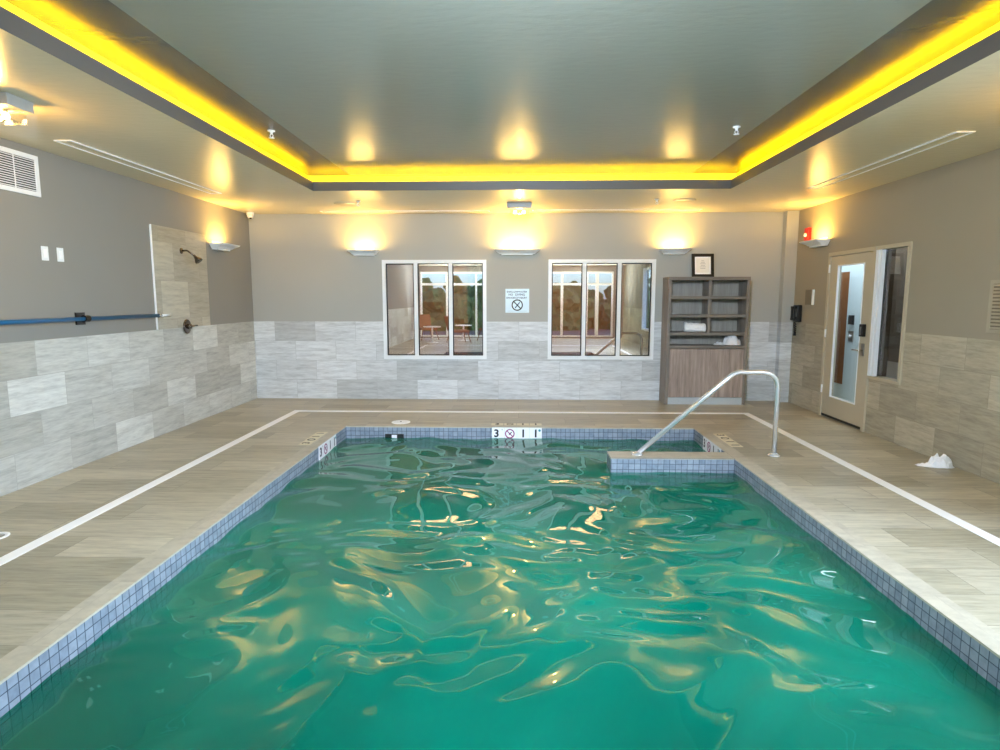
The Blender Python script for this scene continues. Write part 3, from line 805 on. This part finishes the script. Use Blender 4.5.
hh = 1.435
boxes('window_frame', 'door_paint', t, (.265, .303, -.02, .1, 0, hh), (-.270, .265, -.02, .1, hh-.04, hh), (-.270, .265, -.02, .1, 0, .03))
boxes('side_post', 'white_frame', t, (-.270, -.222, -.022, .036, .03, hh-.04))
boxes('seal', 'rubber', t, (-.222, -.206, 0, .06, .03, hh-.04), (.250, .2649, 0, .06, .03, hh-.04))
boxes('inner_post', 'white_frame', t, (-.206, -.178, -.014, .029, .03, hh-.04))
boxes('pane', 'clear', t, (-.178, .250, .030, .036, .03, hh-.04))
boxes('reveal_liner', 'dark_brown', t, (-.300, -.190, .062, .139, .03, hh-.04))

# hall beyond the door
bm = bmesh.new()
HX, HX1 = XR+.14, 4.70
for a in ((HX1, HX1+.1, 5.2, 10.2, 0, 2.6), (HX, HX1, 10.1, 10.2, 0, 2.6), (HX, HX1, 5.2, 5.3, 0, 2.6), (HX, HX1, 5.3, 10.1, 2.5, 2.6), (HX-.02, HX, 9.06, 10.1, 0, 2.6)): box(bm, *a)
tag(obj('wall_hall', bm, 'hall_wall'), 'grey hall walls seen through the door glass', 'wall', kind='structure')
tag(boxes('floor_hall', 'hall_floor', None, (HX-.2, HX1, 5.2, 10.2, -.1, -.001)), 'tan hall floor seen through the door glass', 'floor', kind='structure')
t = thing('door_2', 'pale hall door with brown glass seen through the door glass', 'door', (HX1, 8.92, 0), -PI/2, kind='structure')
boxes('door_frame', 'white_frame', t, (-.59, -.53, -.03, 0, 0, 2.1), (.53, .59, -.03, 0, 0, 2.1), (-.53, .53, -.03, 0, 2.04, 2.1))
lf = boxes('door_leaf', 'hall_door', t, (-.53, .53, -.022, 0, .01, 2.04))
boxes('brown_pane', 'brown_glass', lf, (-.40, .03, -.026, -.0221, .25, 1.86))
boxes('reader', 'black', lf, (.12, .23, -.05, -.0221, 1.12, 1.25), bev=.004)
boxes('lock', 'brushed', lf, (.11, .24, -.03, -.0221, .88, 1.03), bev=.003)
bm = bmesh.new(); lathe(bm, [(.022, .03), (.02, .05), (.001, .052)], (.175, 0, .955), 'y', 14); obj('knob', bm, 'white', lf)
tag(boxes('wall_panel_hall', 'dark_brown', None, (HX1-.03, HX1-.001, 7.0, 8.25, .70, 2.2)), 'dark brown panel in the hall behind the side window', 'panel', kind='structure')

# phone, plate, alarm, vent on the right wall
t = thing('wall_phone', 'black wall telephone with hanging cord beside the corner column', 'telephone', (XR, 8.60, 1.285), -PI/2)
boxes('body', 'black', t, (-.072, .072, -.062, 0, -.12, .11), bev=.012)
hs = bmesh.new()
loft(hs, [[(-.04+a*.022, -.081+b*.018, z) for a, b in ((-1,-1),(1,-1),(1,1),(-1,1))] for z in (-.10, -.07)])
loft(hs, [[(-.04+a*.022, -.081+b*.018, z) for a, b in ((-1,-1),(1,-1),(1,1),(-1,1))] for z in (.06, .09)])
loft(hs, [[(-.04+a*.014, -.088+b*.011, z) for a, b in ((-1,-1),(1,-1),(1,1),(-1,1))] for z in (-.075, .07)])
obj('handset', hs, 'rubber', t)
boxes('keypad', 'brushed', t, (.005, .055, -.064, -.0621, -.05, .06))
bm = bmesh.new()
pts = [(-.03+.016*math.sin(k*.9)*(.4+.6*k/60), -.04+.016*math.cos(k*.9), -.12-.19*math.sin(PI*k/60*.5)) for k in range(61)]
tube(bm, pts, .006, 6)
tube(bm, [(-.03, -.04, -.30), (-.055, -.04, -.25), (-.05, -.05, -.12)], .007, 8)
obj('cord', bm, 'rubber', t)
t = thing('notice_plate', 'small grey plate with white edge above the telephone', 'plate', (XR, 8.34, 1.50), -PI/2)
boxes('plate', 'plate', t, (-.10, .10, -.012, 0, -.10, .10), bev=.002)
boxes('edge', 'white', t, (.10, .135, -.02, 0, -.10, .10), bev=.002)
t = thing('fire_alarm', 'red fire alarm strobe on the right wall above the lamp', 'alarm', (XR, 8.45, 2.335), -PI/2)
boxes('housing', 'red', t, (-.055, .055, -.05, 0, -.085, .085), bev=.01)
bm = bmesh.new(); lathe(bm, [(.028, .05), (.024, .072), (.001, .08)], (0, 0, -.01), 'y', 18); obj('strobe_lens', bm, 'lens', t)
t = thing('wall_vent', 'beige louvred vent low on the right wall at the picture edge', 'air vent', (XR, 4.885, 1.42), -PI/2)
w, h, f = .30, .215, .03
boxes('frame', 'vent_tan', t, (-w, w, -.012, 0, -h, -h+f), (-w, w, -.012, 0, h-f, h), (-w, -w+f, -.012, 0, -h+f, h-f), (w-f, w, -.012, 0, -h+f, h-f), bev=.002)
boxes('duct', 'plate', t, (-w+f, w-f, -.003, -.0005, -h+f, h-f))
for i in range(13):
    z = -h+f+.012+i*(2*h-2*f-.024)/12
    bm = bmesh.new(); loft(bm, [[(x, -.011, z-.007), (x, -.010, z-.009), (x, -.003, z+.006), (x, -.004, z+.008)] for x in (-w+f, w-f)]); obj('louvre', bm, 'vent_tan', t)

# ------------------------------------------------------------------ glazing behind the viewer (seen mirrored in the far windows)
def big_window(name, loc, rz, w, z0, z1, posts, rails, label):
    t = thing(name, label, 'window', loc, rz, kind='structure'); h = z1-z0; f = .06
    boxes('window_frame', 'white_frame', t, (-w/2, w/2, -.04, .08, z0, z0+f), (-w/2, w/2, -.04, .08, z1-f, z1), (-w/2, -w/2+f, -.04, .08, z0+f, z1-f), (w/2-f, w/2, -.04, .08, z0+f, z1-f))
    for p, wd in posts: boxes('mullion', 'white_frame', t, (p-wd/2, p+wd/2, -.03, .07, z0+f, z1-f))
    for z in rails: boxes('transom', 'white_frame', t, (-w/2+f, w/2-f, -.029, .069, z-.04, z+.04))
    boxes('pane', 'clear', t, (-w/2+f, w/2-f, .018, .024, z0+f, z1-f))
# the far wall of glass faces +Y, so it is turned half round
big_window('window_4', (-2.15, YF, 0), PI, 3.1, .04, 2.46, [(-.55, .07), (.55, .07)], [2.0], 'large glazing behind the viewer, left half')
big_window('window_5', (2.05, YF, 0), PI, 2.9, .04, 2.46, [(.45, .09), (-.45, .12), (-.85, .12)], [2.0], 'large glazing behind the viewer, right half')
big_window('window_6', (XR, 1.05, 0), -PI/2, 4.9, .5, 2.4, [(-.8, .07), (.8, .07)], [], 'wide window in the right wall beside the viewer')
tag(boxes('ground', 'ground', None, (-40, 40, -60, 40, -.35, -.2)), 'pale paving outside the building', 'ground', kind='structure')
bm = bmesh.new(); rnd = random.Random(3)
def clump(cx, cy, cz, r):
    m = Matrix.Translation((cx, cy, cz)) @ Matrix.Diagonal((r*rnd.uniform(.8, 1.2), r*rnd.uniform(.8, 1.2), r*rnd.uniform(.8, 1.3), 1))
    ret = bmesh.ops.create_icosphere(bm, subdivisions=3, radius=1, matrix=m)
    for v in ret['verts']:
        d = v.co - Vector((cx, cy, cz)); v.co += d*(.35*noise.noise(v.co*2.2) + .25*noise.noise(v.co*5.))
for i in range(46):
    x = -16+i*.75+rnd.uniform(-.4, .4); y = -14-rnd.uniform(0, 5); h = rnd.uniform(1.5, 2.7)
    for k in range(4): clump(x+rnd.uniform(-.7, .7), y, h*(.02+.26*k), .95-.12*k)
for i in range(26):
    y = -8+i*.9; x = 13+rnd.uniform(0, 4); h = rnd.uniform(2., 4.)
    for k in range(3): clump(x, y+rnd.uniform(-.7, .7), h*(.02+.3*k), 1-.15*k)
tag(obj('tree_line', bm, 'leaf'), 'dark trees outside the glazing, mirrored in the far windows', 'trees', kind='stuff')
def lounge_chair(loc, rz, label):
    t = thing('lounge_chair', label, 'chair', loc, rz, 'tan chairs mirrored in the far left window')
    boxes('seat', 'chair_seat', t, (-.3, .3, -.3, .28, .36, .44), bev=.02)
    bm = bmesh.new(); box(bm, -.3, .3, 0, .07, 0, .5, bev=.02); bm.transform(Matrix.Translation((0, .25, .42)) @ Matrix.Rotation(math.radians(-14), 4, 'X')); obj('backrest', bm, 'chair_seat', t)
    for sx in (-1, 1):
        for sy in (-1, 1):
            bm = bmesh.new(); tube(bm, [(sx*.33, sy*.33, 0), (sx*.25, sy*.24, .36)], .018, 8, radii=[.013, .02]); obj('leg', bm, 'chair_wood', t)
    return t
a = lounge_chair((-3.3, -3.9, 0), 2.6, 'tan lounge chair nearest the left wall, mirrored in the far left window')
dup(a, (-2.0, -2.4, 0), 1.2, 'tan lounge chair mirrored in the middle of the far left window')
dup(a, (-1.0, -3.6, 0), -2.4, 'tan lounge chair mirrored at the right of the far left window')
def side_table(loc, label):
    t = thing('side_table', label, 'table', loc, 0, 'white tables mirrored in the far left window')
    bm = bmesh.new(); lathe(bm, [(.001, .52), (.29, .52), (.3, .535), (.29, .55), (.001, .55)], seg=32); obj('table_top', bm, 'white', t)
    bm = bmesh.new(); lathe(bm, [(.03, .03), (.03, .519)]); obj('post', bm, 'white', t)
    bm = bmesh.new(); lathe(bm, [(.2, 0), (.2, .015), (.035, .03), (.001, .031)]); obj('foot', bm, 'white', t)
side_table((-2.9, -2.5, 0), 'round white table mirrored in the middle pane of the far left window')
side_table((-1.95, -3.6, 0), 'round white table mirrored in the right pane of the far left window')

# ------------------------------------------------------------------ lights
def area(name, loc, target, sx, sy, power, rgb):
    l = bpy.data.lights.new(name, 'AREA'); l.shape = 'RECTANGLE'; l.size = sx; l.size_y = sy; l.energy = power; l.color = lin(rgb)[:3]
    o = bpy.data.objects.new(name, l); COL.objects.link(o); o.location = loc
    o.rotation_euler = (Vector(target)-Vector(loc)).to_track_quat('-Z', 'Y').to_euler(); return o
def point(name, loc, power, rgb, r=.03):
    l = bpy.data.lights.new(name, 'POINT'); l.energy = power; l.color = lin(rgb)[:3]; l.shadow_soft_size = r
    o = bpy.data.objects.new(name, l); COL.objects.link(o); o.location = loc; return o
WARM = (255, 202, 100)
for loc, rz, w, lab in LAMPS:
    out = Matrix.Rotation(rz, 3, 'Z') @ Vector((0, -1, 0))
    p = Vector(loc) + out*.115 + Vector((0, 0, .036))
    a = area('wall_lamp_glow', p, p + Vector((0, 0, 1)) - out*.12, w*.75, .09, 5.4*w/.42, WARM)
    a.rotation_euler = (Vector((0,0,1)) - out*.12).to_track_quat('-Z', 'Y').to_euler()
    if abs(rz) < .1: a.data.size, a.data.size_y = w*.75, .09
    # keep the long side along the wall
    z = (-(Vector((0,0,1)) - out*.12)).normalized(); xa = Matrix.Rotation(rz, 3, 'Z') @ Vector((1, 0, 0)); ya = z.cross(xa)
    a.rotation_euler = Matrix((xa, ya, z)).transposed().to_euler()
for x, y in ((-3.16, 3.76), (0, 8.02), (3.22, 3.66)): point('ceiling_light_glow', (x, y, ZC-.155), 12 if abs(x) > 1 else 5, WARM, .03)
# daylight entering by the glazing, and added fill lamps
DAY = (214, 232, 255)
dr = area('daylight_right', (XR-.03, 1.05, 1.45), (XR-2, 1.25, .9), 4.6, 1.7, 120, DAY); dr.data.spread = math.radians(125)
for n_, x in (('daylight_fill_front_left', -2.15), ('daylight_fill_front_right', 2.05)):
    l = area(n_, (x, YF+.1, 1.2), (x, YF+1.05, 2.9), 2.9, 2.2, 170, DAY); l.data.spread = math.radians(92)  # added lamp aimed up, its ceiling bounce fills the room
    p = area(n_+'_opening', (x, YF+.02, 1.25), (x, 0, 1.25), 2.9, 2.4, 1, DAY); p.data.cycles.is_portal = True
fill = area('added_fill_over_deck', (0, 1.5, 2.70), (0, 8.9, .0), 0.7, .8, 135, DAY); fill.data.spread = math.radians(140)  # added fill for far wall and deck
# underwater pool lights in the near end wall
for x in (-1.0, 1.0): area('underwater_light', (x, PY0+.03, -.62), (x*.4, 4.5, -1.1), .3, .3, 820, (185, 255, 222))
# amber light washing the cove wall above the lip
LED = (255, 212, 0)
def cove(name, loc, target, L, power):
    l = area(name, loc, target, L, .02, power, LED); l.data.spread = math.radians(150)
    z = (Vector(loc)-Vector(target)).normalized(); ya = Vector((0, 0, 1)); ya = (ya - z*ya.dot(z)).normalized(); xa = ya.cross(z)
    l.rotation_euler = Matrix((xa, ya, z)).transposed().to_euler()
ym = (OY0+OY1)/2; LL = OY1-OY0; LW = OX1-OX0
cove('cove_led_left', (OX0-.028, ym, 2.76), (OX0-.085, ym, 2.795), LL, 2.4*LL)
cove('cove_led_right', (OX1+.028, ym, 2.76), (OX1+.085, ym, 2.795), LL, 2.4*LL)
cove('cove_led_far', (.005, OY1+.028, 2.76), (.005, OY1+.085, 2.795), LW, 1.1*LW)
# hall and lounge lights
area('hall_light', (4.36, 8.2, 2.48), (4.36, 8.2, 0),   .4, 2.6, 24, (226, 240, 255)).rotation_euler = (0, 0, 0)
area('lounge_light', (0, YB+1.7, 2.58), (0, YB+1.7, 0), 4, .6, 110, (255, 214, 170)).rotation_euler = (0, 0, 0)

w = bpy.data.worlds.new('sky'); SC.world = w; w.use_nodes = True
nt = w.node_tree; bg = nt.nodes['Background']
sky = nt.nodes.new('ShaderNodeTexSky'); sky.sky_type = 'NISHITA'; sky.sun_disc = False; sky.sun_elevation = math.radians(38); sky.sun_rotation = math.radians(60)
tint = nt.nodes.new('ShaderNodeMix'); tint.data_type = 'RGBA'; tint.blend_type = 'MULTIPLY'; tint.inputs[0].default_value = 1; tint.inputs[7].default_value = (.62, .88, 1.3, 1)
nt.links.new(sky.outputs[0], tint.inputs[6]); nt.links.new(tint.outputs[2], bg.inputs[0]); bg.inputs[1].default_value = .17

# ------------------------------------------------------------------ camera
F, VX, VY = 610., 519., 298.
th = math.atan2(375-VY, F); psi = math.atan2((VX-500)*math.cos(th), F)
cam = bpy.data.cameras.new('camera'); cam.sensor_width = 36; cam.lens = F*36/1000; cam.clip_start = .05; cam.clip_end = 300
co = bpy.data.objects.new('camera', cam); COL.objects.link(co); co.location = (0, 0, 1.49)
co.rotation_euler = (PI/2-th, 0, psi)
SC.camera = co

SC.view_settings.view_transform = 'Standard'; SC.view_settings.look = 'None'
SC.view_settings.exposure = 1.12; SC.view_settings.gamma = 1.0
cy = SC.cycles
cy.use_denoising = True; cy.max_bounces = 10; cy.diffuse_bounces = 5; cy.glossy_bounces = 5; cy.transmission_bounces = 6; cy.transparent_max_bounces = 10
cy.sample_clamp_indirect = 6; cy.caustics_reflective = False; cy.caustics_refractive = False
